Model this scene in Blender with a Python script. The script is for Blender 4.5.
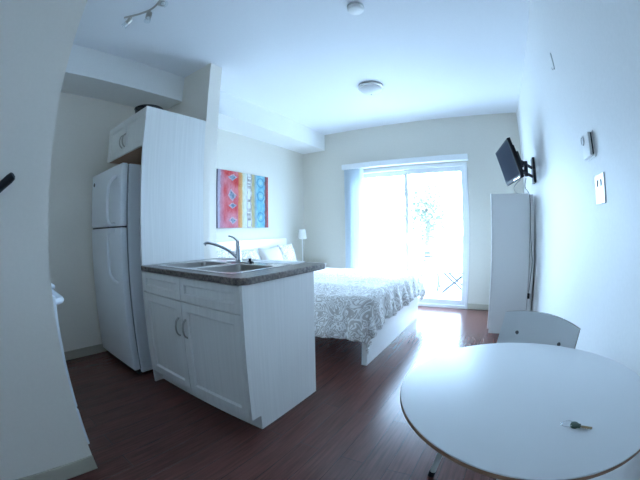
import bpy, bmesh, math, random
from mathutils import Vector, Matrix
PI = math.pi
scn = bpy.context.scene
for o in list(bpy.data.objects): bpy.data.objects.remove(o)
C = scn.collection

# ---------------------------------------------------------------- camera
CAM_H = 1.1468
yaw, pitch, roll = 0.5474, -0.0322, -0.0149
fwd = Vector((-math.sin(yaw)*math.cos(pitch), math.cos(yaw)*math.cos(pitch), math.sin(pitch)))
right = Vector((math.cos(yaw), math.sin(yaw), 0)); up = right.cross(fwd)
r2 = right*math.cos(roll) + up*math.sin(roll); u2 = -right*math.sin(roll) + up*math.cos(roll)
cd = bpy.data.cameras.new('camera'); cam = bpy.data.objects.new('camera', cd); C.objects.link(cam)
cam.matrix_world = Matrix(((r2.x, u2.x, -fwd.x, 0), (r2.y, u2.y, -fwd.y, 0), (r2.z, u2.z, -fwd.z, CAM_H), (0, 0, 0, 1)))
cd.type = 'PANO'; cd.sensor_width = 36; cd.sensor_fit = 'HORIZONTAL'
cd.clip_start = 0.02
cc = cd
cc.panorama_type = 'FISHEYE_LENS_POLYNOMIAL'
cc.fisheye_fov = math.radians(220)
K = (0.05514474789404201, 5.7988763379623804e-05, -9.314809557961753e-06, 3.559503303835184e-07)
cc.fisheye_polynomial_k0 = 0.0
cc.fisheye_polynomial_k1, cc.fisheye_polynomial_k2, cc.fisheye_polynomial_k3, cc.fisheye_polynomial_k4 = [-k for k in K]
scn.camera = cam

# ---------------------------------------------------------------- sky, portal, exposure
scn.view_settings.view_transform = 'Standard'; scn.view_settings.look = 'None'
scn.view_settings.gamma = 1; scn.view_settings.use_curve_mapping = False
scn.view_settings.exposure = 0.0
w = bpy.data.worlds.new('sky'); scn.world = w; w.use_nodes = True
bg = w.node_tree.nodes['Background']
bg.inputs[0].default_value = (0.46, 0.705, 1.0, 1); bg.inputs[1].default_value = 35.0
scn.cycles.max_bounces = 16; scn.cycles.diffuse_bounces = 10; scn.cycles.sample_clamp_indirect = 12
ld = bpy.data.lights.new('door_portal', 'AREA'); ld.shape = 'RECTANGLE'; ld.size = 1.80; ld.size_y = 2.03
ld.cycles.is_portal = True
lo = bpy.data.objects.new('door_portal', ld); C.objects.link(lo)
lo.location = (-1.28, 4.80, 1.03); lo.rotation_euler = (-PI/2, 0, 0)      # faces into the room (-y)

# ---------------------------------------------------------------- materials
def mat(name, col, rough=0.5, metal=0.0, spec=0.5, **kw):
    m = bpy.data.materials.new(name); m.use_nodes = True
    b = m.node_tree.nodes['Principled BSDF']
    b.inputs['Base Color'].default_value = (*col, 1); b.inputs['Roughness'].default_value = rough
    b.inputs['Metallic'].default_value = metal; b.inputs['Specular IOR Level'].default_value = spec
    for k, v in kw.items(): b.inputs[k.replace('_', ' ')].default_value = v
    return m
def nodes(m): return m.node_tree.nodes, m.node_tree.links, m.node_tree.nodes['Principled BSDF']
def coords(m, scale=(1, 1, 1), rot=(0, 0, 0)):
    n, l, b = nodes(m); t = n.new('ShaderNodeTexCoord'); mp = n.new('ShaderNodeMapping')
    mp.inputs['Scale'].default_value = scale; mp.inputs['Rotation'].default_value = rot
    l.new(t.outputs['Object'], mp.inputs[0]); return mp.outputs[0]
def vary(m, c1, c2, scale=(1, 1, 1), ns=4, detail=4, lo=.3, hi=.7, bump=0, rot=(0, 0, 0)):
    n, l, b = nodes(m); v = coords(m, scale, rot)
    no = n.new('ShaderNodeTexNoise'); no.inputs['Scale'].default_value = ns; no.inputs['Detail'].default_value = detail
    l.new(v, no.inputs['Vector']); r = n.new('ShaderNodeValToRGB')
    r.color_ramp.elements[0].position = lo; r.color_ramp.elements[1].position = hi
    r.color_ramp.elements[0].color = (*c1, 1); r.color_ramp.elements[1].color = (*c2, 1)
    l.new(no.outputs['Fac'], r.inputs[0]); l.new(r.outputs[0], b.inputs['Base Color'])
    if bump:
        bu = n.new('ShaderNodeBump'); bu.inputs['Strength'].default_value = bump; bu.inputs['Distance'].default_value = .002
        l.new(no.outputs['Fac'], bu.inputs['Height']); l.new(bu.outputs[0], b.inputs['Normal'])
    return m
M = {}
M['wall'] = vary(mat('wall_paint_brightened', (.87, .82, .745), .6, spec=.3), (.86, .81, .735), (.88, .83, .755), ns=60, bump=.06)  # shared wall paint, extra kitchen brightness put into the colour
M['wall_dimmed'] = vary(mat('wall_paint_dimmed', (.68, .65, .58), .6, spec=.3), (.67, .64, .57), (.69, .66, .59), ns=60, bump=.06)  # same paint for the bedroom, lower light level put into the colour
M['wall_white'] = vary(mat('wall_paint_white', (.83, .83, .82), .55, spec=.3), (.82, .82, .81), (.85, .85, .84), ns=60, bump=.06)
M['ceiling'] = vary(mat('ceiling_paint', (.83, .85, .88), .8, spec=.2), (.82, .84, .87), (.84, .86, .89), ns=90, bump=.1)
M['base'] = mat('beige_vinyl_base', (.50, .46, .38), .5)
M['white'] = mat('white_lacquer', (.88, .88, .87), .3)
M['vinyl'] = mat('white_vinyl', (.78, .79, .80), .35)
M['fridge'] = mat('white_enamel', (.86, .89, .93), .32)
M['fridge_side'] = vary(mat('fridge_side', (.74, .74, .75), .45), (.82, .85, .89), (.86, .89, .93), ns=200, bump=.1)
M['seal'] = mat('grey_door_seal', (.35, .36, .38), .6)
M['gap'] = mat('dark_gasket', (.04, .04, .045), .6)
M['cab'] = vary(mat('cabinet_thermofoil', (.7, .7, .68), .42), (.79, .78, .755), (.85, .84, .815), scale=(45, 45, 1.2), ns=1.6, detail=3)
M['cab_in'] = mat('particle_board', (.42, .26, .17), .7)
M['steel'] = mat('brushed_steel', (.72, .72, .73), .25, metal=1)
M['bowl'] = mat('satin_sink_steel', (.42, .40, .38), .33, metal=1)
M['chrome'] = mat('chrome', (.62, .63, .65), .12, metal=1)
M['nickel'] = mat('satin_nickel', (.50, .48, .45), .35, metal=1)
M['screw'] = mat('dull_screw_head', (.16, .17, .18), .5, metal=.5)
M['black'] = mat('black_plastic', (.018, .019, .022), .6, spec=.15)
M['dark'] = mat('dark_metal', (.03, .033, .04), .35, metal=.3)
M['pan'] = mat('black_nonstick', (.02, .02, .022), .35)
M['table'] = mat('white_laminate_top', (.82, .83, .84), .42)
M['edge'] = mat('brown_table_edge', (.32, .18, .11), .5)
M['chair'] = mat('pale_grey_plywood', (.84, .88, .90), .45)
M['chair_edge'] = mat('plywood_edge', (.34, .30, .26), .5)
M['tube'] = mat('grey_painted_tube', (.62, .64, .63), .4)
M['paper'] = mat('paper', (.92, .92, .92), .8)
M['shade'] = mat('white_lamp_shade', (.85, .83, .78), .8)
M['pillow'] = mat('cream_cotton', (.62, .585, .545), .9, spec=.1)
M['mattress'] = mat('mattress_cloth', (.7, .7, .7), .9, spec=.1)
M['brass'] = mat('brass', (.26, .19, .10), .35, metal=1)
M['keygreen'] = mat('green_key_cap', (.025, .07, .045), .4)
M['concrete'] = vary(mat('patio_concrete', (.4, .4, .39), .85), (.36, .36, .35), (.44, .44, .43), ns=5)
M['grass'] = vary(mat('lawn', (.2, .3, .1), .9), (.16, .26, .10), (.30, .40, .18), ns=8)
M['leaf'] = vary(mat('leaf', (.2, .32, .12), .7), (.075, .095, .06), (.12, .15, .10), ns=6)
M['bark'] = mat('bark', (.11, .10, .09), .9)
M['patio_metal'] = mat('dark_patio_frame', (.04, .04, .042), .5)
# vertical blind cloth
M['blind'] = mat('blind_cloth', (.62, .68, .72), .8, spec=.1)
# satin glass: mostly clear with a faint mirror
def glass(name, f=.06, tint=(1, 1, 1)):
    m = bpy.data.materials.new(name); m.use_nodes = True; n, l = m.node_tree.nodes, m.node_tree.links
    n.clear(); o = n.new('ShaderNodeOutputMaterial'); mx = n.new('ShaderNodeMixShader')
    t = n.new('ShaderNodeBsdfTransparent'); g = n.new('ShaderNodeBsdfGlossy'); g.inputs['Roughness'].default_value = .02
    t.inputs[0].default_value = (*tint, 1); mx.inputs[0].default_value = f
    l.new(t.outputs[0], mx.inputs[1]); l.new(g.outputs[0], mx.inputs[2]); l.new(mx.outputs[0], o.inputs[0]); return m
M['glass'] = glass('window_glass')
M['frost'] = mat('frosted_glass', (.80, .82, .82), .35, spec=.5)
M['lampglass'] = glass('spot_glass', .25, (.9, .95, .97))
# floor
def floor_mat():
    m = mat('dark_cherry_laminate', (.05, .02, .02), .22, spec=.42); n, l, b = nodes(m)
    v = coords(m, (1, 1, 1), (0, 0, PI/2))
    br = n.new('ShaderNodeTexBrick'); br.offset = .37; br.inputs['Scale'].default_value = 1
    br.inputs['Brick Width'].default_value = 1.2; br.inputs['Row Height'].default_value = .125
    br.inputs['Mortar Size'].default_value = .0016; br.inputs['Mortar Smooth'].default_value = .3
    br.inputs['Color1'].default_value = (.122, .047, .038, 1); br.inputs['Color2'].default_value = (.104, .041, .034, 1)
    br.inputs['Mortar'].default_value = (.03, .012, .01, 1)
    l.new(v, br.inputs['Vector'])
    v2 = coords(m, (34, 2.0, 1)); no = n.new('ShaderNodeTexNoise'); no.inputs['Scale'].default_value = 2.2; no.inputs['Detail'].default_value = 6
    l.new(v2, no.inputs['Vector']); r = n.new('ShaderNodeValToRGB')
    r.color_ramp.elements[0].position = .3; r.color_ramp.elements[1].position = .75
    r.color_ramp.elements[0].color = (.72, .72, .72, 1); r.color_ramp.elements[1].color = (1.25, 1.22, 1.22, 1)
    l.new(no.outputs['Fac'], r.inputs[0])
    mx = n.new('ShaderNodeMix'); mx.data_type = 'RGBA'; mx.blend_type = 'MULTIPLY'; mx.inputs[0].default_value = 1
    l.new(br.outputs['Color'], mx.inputs[6]); l.new(r.outputs[0], mx.inputs[7]); l.new(mx.outputs[2], b.inputs['Base Color'])
    r3 = n.new('ShaderNodeMapRange'); r3.inputs['To Min'].default_value = .245; r3.inputs['To Max'].default_value = .265
    l.new(no.outputs['Fac'], r3.inputs[0]); l.new(r3.outputs[0], b.inputs['Roughness'])
    bu = n.new('ShaderNodeBump'); bu.inputs['Strength'].default_value = .1; bu.inputs['Distance'].default_value = .001; bu.invert = True
    l.new(br.outputs['Fac'], bu.inputs['Height']); l.new(bu.outputs[0], b.inputs['Normal'])
    return m
M['floor'] = floor_mat()
# counter
def counter_mat():
    m = mat('brown_stone_laminate', (.2, .17, .15), .28, spec=.35); n, l, b = nodes(m); v = coords(m)
    vo = n.new('ShaderNodeTexNoise'); vo.inputs['Scale'].default_value = 55; vo.inputs['Detail'].default_value = 6; vo.inputs['Roughness'].default_value = .7
    l.new(v, vo.inputs['Vector']); r = n.new('ShaderNodeValToRGB'); e = r.color_ramp.elements
    e[0].position = .36; e[0].color = (.08, .066, .06, 1); e[1].position = .66; e[1].color = (.30, .255, .23, 1)
    x = e.new(.5); x.color = (.175, .148, .135, 1)
    l.new(vo.outputs['Fac'], r.inputs[0]); l.new(r.outputs[0], b.inputs['Base Color']); return m
M['counter'] = counter_mat()
# bedding: taupe cloth with white scrolls
def scroll_mat():
    m = mat('scroll_print_cotton', (.6, .6, .6), .9, spec=.1); n, l, b = nodes(m)
    t = n.new('ShaderNodeTexCoord')
    no = n.new('ShaderNodeTexNoise'); no.inputs['Scale'].default_value = 6.2; no.inputs['Detail'].default_value = 1.2; no.inputs['Distortion'].default_value = 2.4
    l.new(t.outputs['Object'], no.inputs['Vector'])
    mu = n.new('ShaderNodeMath'); mu.operation = 'MULTIPLY'; mu.inputs[1].default_value = 7.5; l.new(no.outputs['Fac'], mu.inputs[0])
    fr = n.new('ShaderNodeMath'); fr.operation = 'FRACT'; l.new(mu.outputs[0], fr.inputs[0])
    r = n.new('ShaderNodeValToRGB'); e = r.color_ramp.elements
    W = (.90, .89, .88, 1); G = (.55, .51, .485, 1)
    e[0].position = 0; e[0].color = G; e[1].position = .42; e[1].color = G
    a = e.new(.48); a.color = W; a = e.new(.86); a.color = W; a = e.new(.94); a.color = G
    l.new(fr.outputs[0], r.inputs[0]); l.new(r.outputs[0], b.inputs['Base Color']); return m
M['scroll'] = scroll_mat()

# ---------------------------------------------------------------- mesh helpers
def add_box(bm, x0, x1, y0, y1, z0, z1, bev=0, seg=2, mi=0):
    vs = [bm.verts.new((x, y, z)) for x in (x0, x1) for y in (y0, y1) for z in (z0, z1)]
    fs = []
    for q in ((0, 1, 3, 2), (4, 6, 7, 5), (0, 4, 5, 1), (2, 3, 7, 6), (0, 2, 6, 4), (1, 5, 7, 3)):
        f = bm.faces.new([vs[i] for i in q]); f.material_index = mi; fs.append(f)
    if bev:
        es = list({e for f in fs for e in f.edges})
        r = bmesh.ops.bevel(bm, geom=es, offset=bev, segments=seg, affect='EDGES', profile=.5, clamp_overlap=True)
        for f in r['faces']: f.material_index = mi
    return bm
def box(x0, x1, y0, y1, z0, z1, bev=0, seg=2): return add_box(bmesh.new(), x0, x1, y0, y1, z0, z1, bev, seg)
def add_tube(bm, pts, rad, n=10, cap=True, round_end=False, flat=1.0):
    P = [Vector(p) for p in pts]; rings = []
    R = rad if isinstance(rad, (list, tuple)) else [rad]*len(P)
    t0 = (P[1]-P[0]).normalized(); ref = Vector((0, 0, 1)) if abs(t0.z) < .9 else Vector((1, 0, 0))
    nrm = t0.cross(ref).normalized()
    for i, p in enumerate(P):
        if i == 0: t = P[1]-P[0]
        elif i == len(P)-1: t = P[-1]-P[-2]
        else: t = (P[i+1]-P[i]).normalized() + (P[i]-P[i-1]).normalized()
        t.normalize(); nrm = (nrm - t*nrm.dot(t)).normalized(); b = t.cross(nrm)
        rings.append([bm.verts.new(p + nrm*R[i]*math.cos(a)*flat + b*R[i]*math.sin(a)) for a in [2*PI*k/n for k in range(n)]])
    for a, b in zip(rings, rings[1:]):
        for k in range(n): bm.faces.new((a[k], a[(k+1) % n], b[(k+1) % n], b[k]))
    if cap: bm.faces.new(rings[0][::-1]); bm.faces.new(rings[-1])
    return bm
def tube(pts, rad, n=10, **k): return add_tube(bmesh.new(), pts, rad, n, **k)
def add_lathe(bm, prof, c=(0, 0, 0), n=40):
    rings = []
    for r, z in prof:
        if r < 1e-6: rings.append([bm.verts.new((c[0], c[1], c[2]+z))])
        else: rings.append([bm.verts.new((c[0]+r*math.cos(2*PI*k/n), c[1]+r*math.sin(2*PI*k/n), c[2]+z)) for k in range(n)])
    for a, b in zip(rings, rings[1:]):
        for k in range(n):
            q = [a[k % len(a)], a[(k+1) % len(a)], b[(k+1) % len(b)], b[k % len(b)]]
            u = []
            for v in q:
                if v not in u: u.append(v)
            if len(u) > 2: bm.faces.new(u)
    bmesh.ops.recalc_face_normals(bm, faces=bm.faces)
    return bm
def lathe(prof, c=(0, 0, 0), n=40): return add_lathe(bmesh.new(), prof, c, n)
def add_prism(bm, poly, z0, z1, bev=0, seg=2):
    a = [bm.verts.new((x, y, z0)) for x, y in poly]; b = [bm.verts.new((x, y, z1)) for x, y in poly]; n = len(poly)
    fs = [bm.faces.new(a[::-1]), bm.faces.new(b)]
    for i in range(n): fs.append(bm.faces.new((a[i], a[(i+1) % n], b[(i+1) % n], b[i])))
    bmesh.ops.recalc_face_normals(bm, faces=fs)
    if bev:
        es = [e for e in set(fs[0].edges) | set(fs[1].edges)]
        bmesh.ops.bevel(bm, geom=es, offset=bev, segments=seg, affect='EDGES', profile=.5, clamp_overlap=True)
    return bm
def prism(poly, z0, z1, bev=0, seg=2): return add_prism(bmesh.new(), poly, z0, z1, bev, seg)
def xform(bm, m): bmesh.ops.transform(bm, matrix=m, verts=bm.verts); return bm
def smooth_curve(pts, n=24):
    P = [Vector(p) for p in pts]; P = [P[0]*2-P[1]] + P + [P[-1]*2-P[-2]]; out = []
    segs = len(P)-3
    for s in range(segs):
        a, b, c, d = P[s:s+4]
        for k in range(max(2, n//segs)):
            t = k/max(2, n//segs)
            out.append(.5*((2*b)+(-a+c)*t+(2*a-5*b+4*c-d)*t*t+(-a+3*b-3*c+d)*t**3))
    out.append(P[-2]); return out
def obj(name, bm, m, parent=None, smooth=False, local=False):
    """link a bmesh (given in world coordinates unless local) as one object"""
    me = bpy.data.meshes.new(name)
    if parent is not None and not local:
        off = Vector((0, 0, 0)); p = parent
        while p: off += p.location; p = p.parent
        bmesh.ops.translate(bm, verts=bm.verts, vec=-off)
    bmesh.ops.recalc_face_normals(bm, faces=bm.faces)
    bm.to_mesh(me); bm.free()
    for mm in (m if isinstance(m, (list, tuple)) else [m]): me.materials.append(mm)
    o = bpy.data.objects.new(name, me); C.objects.link(o)
    if parent is not None: o.parent = parent
    if smooth:
        for p in me.polygons: p.use_smooth = True
        if smooth != 'all':
            try:
                me.set_sharp_from_angle(angle=math.radians(40))
            except Exception: pass
    return o
def tag(o, label, cat, group=None, kind=None):
    o['label'] = label; o['category'] = cat
    if group: o['group'] = group
    if kind: o['kind'] = kind
    return o
def thing(name, label, cat, loc, rz=0, group=None):
    o = bpy.data.objects.new(name, None); C.objects.link(o); o.location = loc; o.rotation_euler = (0, 0, rz)
    o.empty_display_size = .1
    return tag(o, label, cat, group)
def struct(name, bm, m, parent=None, smooth=False):
    o = obj(name, bm, m, parent, smooth)
    if parent is None: o['kind'] = 'structure'
    return o
def copy_tree(o, parent=None):
    c = o.copy(); C.objects.link(c)
    if parent: c.parent = parent
    for ch in list(o.children): copy_tree(ch, c)
    return c

# ---------------------------------------------------------------- room shell
XL, XB, YW, ZC, ZB = -3.14, -2.699, 4.627, 2.764, 2.4856
YF = -1.7                                   # wall behind the viewpoint
def XR(y): return .41 + .0308*(YW - y)      # inner face of the right wall
XO = .80
struct('floor', box(XL-.12, XO, YF-.12, YW+.15, -.1, 0), M['floor'])
struct('ceiling', box(XL-.12, XO, YF-.12, YW+.15, ZC, ZC+.1), M['ceiling'])
struct('wall_left', box(XL-.12, XL, YF-.12, 1.83, 0, ZC), M['wall'])
struct('wall_left', box(XL-.12, XL, 1.83, YW+.15, 0, ZC), M['wall_dimmed'])
struct('wall_right', prism([(XR(YF-.12), YF-.12), (XO, YF-.12), (XO, YW+.15), (XR(YW+.15), YW+.15)], 0, ZC), M['wall_white'])
struct('wall_front', box(XL, XR(YF), YF-.12, YF, 0, ZC), M['wall_white'])
DX0, DX1, DZ = -2.20, -.385, 2.077           # patio door opening
bw = bmesh.new()
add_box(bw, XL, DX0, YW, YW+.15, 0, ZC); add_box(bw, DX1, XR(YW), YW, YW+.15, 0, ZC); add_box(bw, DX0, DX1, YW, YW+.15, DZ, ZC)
struct('wall_back', bw, M['wall_dimmed'])
YK0, YK1, XP = 1.7705, 1.915, -2.2647
struct('wall_kitchen', box(XL, XP, YK0, YK1, 0, ZC), M['wall'])
XW, YWG = -1.4855, .2722
struct('wall_wing', box(XW-.11, XW, YF, YWG, 0, ZC), M['wall'])
struct('wall_range', box(XL, XW-.11, -.52, -.42, 0, ZC), M['wall'])
struct('ceiling_bulkhead', box(XL, XB, -.42, YK0, ZB, ZC), M['wall_white'])
struct('ceiling_bulkhead', box(XL, XB, YK1, YW, ZB, ZC), M['wall_white'])
struct('baseboard_left', box(XL, XL+.012, -.42, YK0, 0, .085, .003), M['base'])
struct('baseboard_left', box(XL, XL+.012, YK1, YW, 0, .085, .003), M['base'])
struct('baseboard_wing', box(XW, XW+.012, YF, YWG, 0, .085, .003), M['base'])
struct('baseboard_back', box(DX1+.005, XR(YW), YW-.012, YW, 0, .085, .003), M['base'])
struct('baseboard_back', box(XL+.012, DX0-.005, YW-.012, YW, 0, .085, .003), M['base'])
struct('baseboard_right', prism([(XR(YF), YF), (XR(YW-.012), YW-.012), (XR(YW-.012)-.012, YW-.012), (XR(YF)-.012, YF)], 0, .085), M['base'])

# patio door
d = bpy.data.objects.new('door_1', None); C.objects.link(d); d.location = ((DX0+DX1)/2, YW+.05, 0); d['kind'] = 'structure'
fr = bmesh.new()
add_box(fr, DX0, DX0+.045, YW-.012, YW+.15, 0, DZ, .004); add_box(fr, DX1-.045, DX1, YW-.012, YW+.15, 0, DZ, .004)
add_box(fr, DX0+.045, DX1-.045, YW-.012, YW+.15, DZ-.05, DZ, .004); add_box(fr, DX0+.045, DX1-.045, YW-.004, YW+.15, 0, .045, .004)
obj('door_frame', fr, M['vinyl'], d)
XM = -1.3135
def sash(x0, x1, y0, handle=None):
    b = bmesh.new(); y1 = y0+.04; z0, z1 = .045, DZ-.05
    add_box(b, x0, x0+.056, y0, y1, z0, z1, .004); add_box(b, x1-.056, x1, y0, y1, z0, z1, .004)
    add_box(b, x0+.056, x1-.056, y0, y1, z0, z0+.075, .004); add_box(b, x0+.056, x1-.056, y0, y1, z1-.07, z1, .004)
    s = obj('door_panel', b, M['vinyl'], d)
    obj('glass_pane', box(x0+.05, x1-.05, y0+.016, y0+.022, z0+.07, z1-.065), M['glass'], s)
    if handle is not None:
        obj('door_handle', box(handle-.012, handle+.012, y0-.03, y0-.0005, .92, 1.08, .008), M['vinyl'], s)
sash(XM-.03, DX1-.045, YW+.02, XM+.0)
sash(DX0+.045, XM+.03, YW+.075)
# blind head rail (valance) and the stacked vertical slats
t = thing('vertical_blind', 'white vertical blind drawn to the left of the patio door, under a long valance', 'blind', (-1.35, YW-.06, 2.1))
obj('valance', box(-2.332, -.360, YW-.11, YW-.001, 2.095, 2.178, .006), M['vinyl'], t)
for i in range(7):
    x = -2.275+i*.044
    b = bmesh.new(); n = 6; w_ = .085; ang = math.radians(62 + (i % 2)*4)
    fr_, bk_ = [], []
    for k in range(n+1):
        s_ = (k/n-.5); bowd = .006*(1-4*s_*s_)
        px = x + math.cos(ang)*s_*w_ + math.sin(ang)*bowd; py = YW-.058 + math.sin(ang)*s_*w_*.95 - math.cos(ang)*bowd
        fr_.append((px, py)); bk_.append((px+.0012*math.sin(ang), py-.0012*math.cos(ang)))
    add_prism(b, fr_+bk_[::-1], .06, 2.1)
    obj('blind_slat', b, M['blind'], t, smooth=True)

# ---------------------------------------------------------------- outside the door
struct('ground', box(-30, 30, YW+2.6, 60, -.45, -.3), M['concrete'])
struct('patio_slab', box(-3.2, 1.2, YW+.15, YW+2.6, -.15, -.02), M['concrete'])
t = thing('patio_table', 'small folding table with crossed legs outside the right glass', 'table', (-.75, 6.0, -.02))
obj('tabletop', box(-1.0, -.5, 5.8, 6.2, .335, .355, .005), M['patio_metal'], t)
for y in (5.84, 6.16):
    for s in (-1, 1): obj('leg', tube([(-.75+s*.22, y+s*.012, -.018), (-.75-s*.2, y+s*.012, .333)], .017, 8), M['patio_metal'], t, smooth=True)
t = thing('patio_chair', 'folding patio chair with slatted back outside, beside the crossed-leg table', 'chair', (-1.28, 6.15, -.02))
for x in (-1.45, -1.11):
    obj('leg', tube([(x, 6.35, -.018), (x, 5.98, .36)], .017, 8), M['patio_metal'], t, smooth=True)
    obj('back_post', tube([(x+.025, 5.95, -.018), (x+.025, 6.38, .70)], .017, 8), M['patio_metal'], t, smooth=True)
for k in range(4):
    z = .42+k*.075; y = 5.95+.43*(z+.02)/.72
    obj('back_slat', box(-1.44, -1.12, y-.006, y+.006, z, z+.035, .002), M['patio_metal'], t)
obj('seat', box(-1.45, -1.11, 5.92, 6.3, .365, .385, .004), M['patio_metal'], t)
# tree beyond
random.seed(4)
t = thing('garden_tree', 'pale leafy tree standing far outside the patio door', 'tree', (-3.7, 17, -.3))
b = tube([(-3.7, 17, -.32), (-3.65, 17, 1.2), (-3.75, 17, 2.2)], [.16, .12, .06], 8)
for a, q in ((.6, 1.6), (2.4, 1.9), (4.2, 2.2), (5.3, 1.8)):
    add_tube(b, [(-3.68, 17, q-.6), (-3.68+math.cos(a)*1.1, 17+math.sin(a)*.9, q+.6)], [.05, .015], 6)
obj('trunk', b, M['bark'], t, smooth=True)
b = bmesh.new()
for k in range(2600):
    a = random.uniform(0, 2*PI); e = random.uniform(-1, 1); rr = random.random()**.4
    cx = -3.7+1.5*rr*math.cos(a)*math.sqrt(1-e*e); cy = 17+1.3*rr*math.sin(a)*math.sqrt(1-e*e); cz = 2.2+1.9*rr*e
    s_ = random.uniform(.06, .12); n1 = Vector((random.gauss(0, 1), random.gauss(0, 1), random.gauss(0, 1))).normalized(); n2 = n1.orthogonal().normalized()
    c = Vector((cx, cy, cz)); b.faces.new([b.verts.new(c+n1*s_), b.verts.new(c+n2*s_*.5), b.verts.new(c-n1*s_), b.verts.new(c-n2*s_*.5)])
obj('foliage', b, M['leaf'], t)

# ---------------------------------------------------------------- kitchen
YI = 1.1075; XF = -2.188
def shaker(name, x0, x1, z0, z1, parent, yf=YI, frame=.055, depth=.018):
    """a framed door or drawer front facing -y, front plane yf"""
    b = bmesh.new(); rec = .013
    def quad(p): return b.faces.new([b.verts.new(q) for q in p])
    o_ = [(x0, z0), (x1, z0), (x1, z1), (x0, z1)]
    fx = min(frame, (x1-x0)*.3); fz = min(frame, (z1-z0)*.3)
    i_ = [(x0+fx, z0+fz), (x1-fx, z0+fz), (x1-fx, z1-fz), (x0+fx, z1-fz)]
    j_ = [(x0+fx+.010, z0+fz+.010), (x1-fx-.010, z0+fz+.010), (x1-fx-.010, z1-fz-.010), (x0+fx+.010, z1-fz-.010)]
    for k in range(4):
        q = (k+1) % 4
        quad([(o_[k][0], yf, o_[k][1]), (o_[q][0], yf, o_[q][1]), (i_[q][0], yf, i_[q][1]), (i_[k][0], yf, i_[k][1])])
        quad([(i_[k][0], yf, i_[k][1]), (i_[q][0], yf, i_[q][1]), (j_[q][0], yf+rec, j_[q][1]), (j_[k][0], yf+rec, j_[k][1])])
        quad([(o_[k][0], yf, o_[k][1]), (o_[q][0], yf, o_[q][1]), (o_[q][0], yf+depth, o_[q][1]), (o_[k][0], yf+depth, o_[k][1])])
    quad([(x, yf+rec, z) for x, z in j_]); quad([(x, yf+depth, z) for x, z in o_])
    bmesh.ops.remove_doubles(b, verts=b.verts, dist=1e-5)
    return obj(name, b, M['cab'], parent)
def pull(parent, x, z0, z1, y=YI):
    pts = smooth_curve([(x, y-.001, z0), (x, y-.022, z0+.02), (x, y-.03, (z0+z1)/2), (x, y-.022, z1-.02), (x, y-.001, z1)], 20)
    return obj('handle', tube(pts, .0055, 8, flat=1.4), M['nickel'], parent, smooth=True)

# sink island base cabinet
X1 = -1.131; XD = -1.688
t = thing('sink_cabinet', 'white wood-grain base cabinet under the sink counter, with two doors', 'cabinet', (-1.66, 1.45, 0))
b = bmesh.new()
add_box(b, XF+.018, X1-.018, YI+.0185, 1.769, .1, .12); add_box(b, XF, XF+.018, YI+.0185, 1.769, .1, .8765)
add_box(b, XF+.018, X1-.018, 1.753, 1.769, .12, .8765)
add_box(b, XF+.018, X1-.018, YI+.0185, YI+.0305, .70, .745); add_box(b, XF+.018, X1-.018, YI+.0185, YI+.0305, .855, .8765)
add_box(b, XD-.02, XD+.02, YI+.0185, YI+.0305, .12, .70)
obj('cabinet_body', b, M['cab'], t)
obj('toe_kick', box(XF, X1-.018, YI+.075, YI+.09, 0, .1), M['cab'], t)
obj('left_plinth', box(XF-.0, XF+.018, YI+.09, 1.769, 0, .1), M['cab'], t)
poly = [(YI, .1), (YI+.075, .1), (YI+.075, 0), (1.769, 0), (1.769, .8765), (YI, .8765)]
b = bmesh.new(); A = [b.verts.new((X1-.018, y, z)) for y, z in poly]; B = [b.verts.new((X1, y, z)) for y, z in poly]
b.faces.new(A); b.faces.new(B[::-1])
for i in range(6): b.faces.new((A[i], A[(i+1) % 6], B[(i+1) % 6], B[i]))
obj('end_panel', b, M['cab'], t)
obj('back_plinth', box(XF+.018, X1-.018, 1.753, 1.769, 0, .0995), M['cab'], t)
for x0, x1, hx in ((XF+.002, XD-.003, XD-.040), (XD+.003, X1-.0205, XD+.040)):
    shaker('drawer_front', x0, x1, .732, .872, t, frame=.04)
    dd = shaker('door', x0, x1, .104, .719, t)
    pull(dd, hx, .492, .612)

# worktop with the sink cut-out
CX0, CX1, CY0, CY1, CZ0, CZ1 = XF, -1.114, 1.094, 1.911, .877, .915
SX0, SX1, SY0, SY1 = -2.085, -1.262, 1.165, 1.70       # sink rim
b = bmesh.new()
def rc(cx, cy, r, a0, a1, n=8): return [(cx+r*math.cos(a0+(a1-a0)*k/n), cy+r*math.sin(a0+(a1-a0)*k/n)) for k in range(n+1)]
ix0, ix1, iy0, iy1 = SX0+.015, SX1-.015, SY0+.015, SY1-.015
outer = [(CX0, CY0)] + rc(CX1-.06, CY0+.06, .06, -PI/2, 0) + rc(CX1-.03, CY1-.03, .03, 0, PI/2) + [(CX0, CY1)]
# strips around the cut-out
xm = (ix0+ix1)/2
L = [(CX0, CY0), (ix0, CY0), (ix0, CY1), (CX0, CY1)]
add_prism(b, L, CZ0, CZ1); add_prism(b, [(ix0, CY0), (ix1, CY0), (ix1, iy0), (ix0, iy0)], CZ0, CZ1)
add_prism(b, [(ix0, iy1), (ix1, iy1), (ix1, CY1), (ix0, CY1)], CZ0, CZ1)
add_prism(b, [(ix1, CY0)] + rc(CX1-.06, CY0+.06, .06, -PI/2, 0) + rc(CX1-.03, CY1-.03, .03, 0, PI/2) + [(ix1, CY1)], CZ0, CZ1)
bmesh.ops.remove_doubles(b, verts=b.verts, dist=1e-5)
dups = {}
for f in b.faces: dups.setdefault(frozenset(v.index for v in f.verts), []).append(f)
o = obj('countertop', b, M['counter'])
tag(o, 'dark brown stone-look countertop holding the steel sink, on the white island cabinet', 'countertop')
md = o.modifiers.new('soft_edge', 'BEVEL'); md.width = .006; md.segments = 3; md.limit_method = 'ANGLE'; md.angle_limit = math.radians(60)

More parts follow.
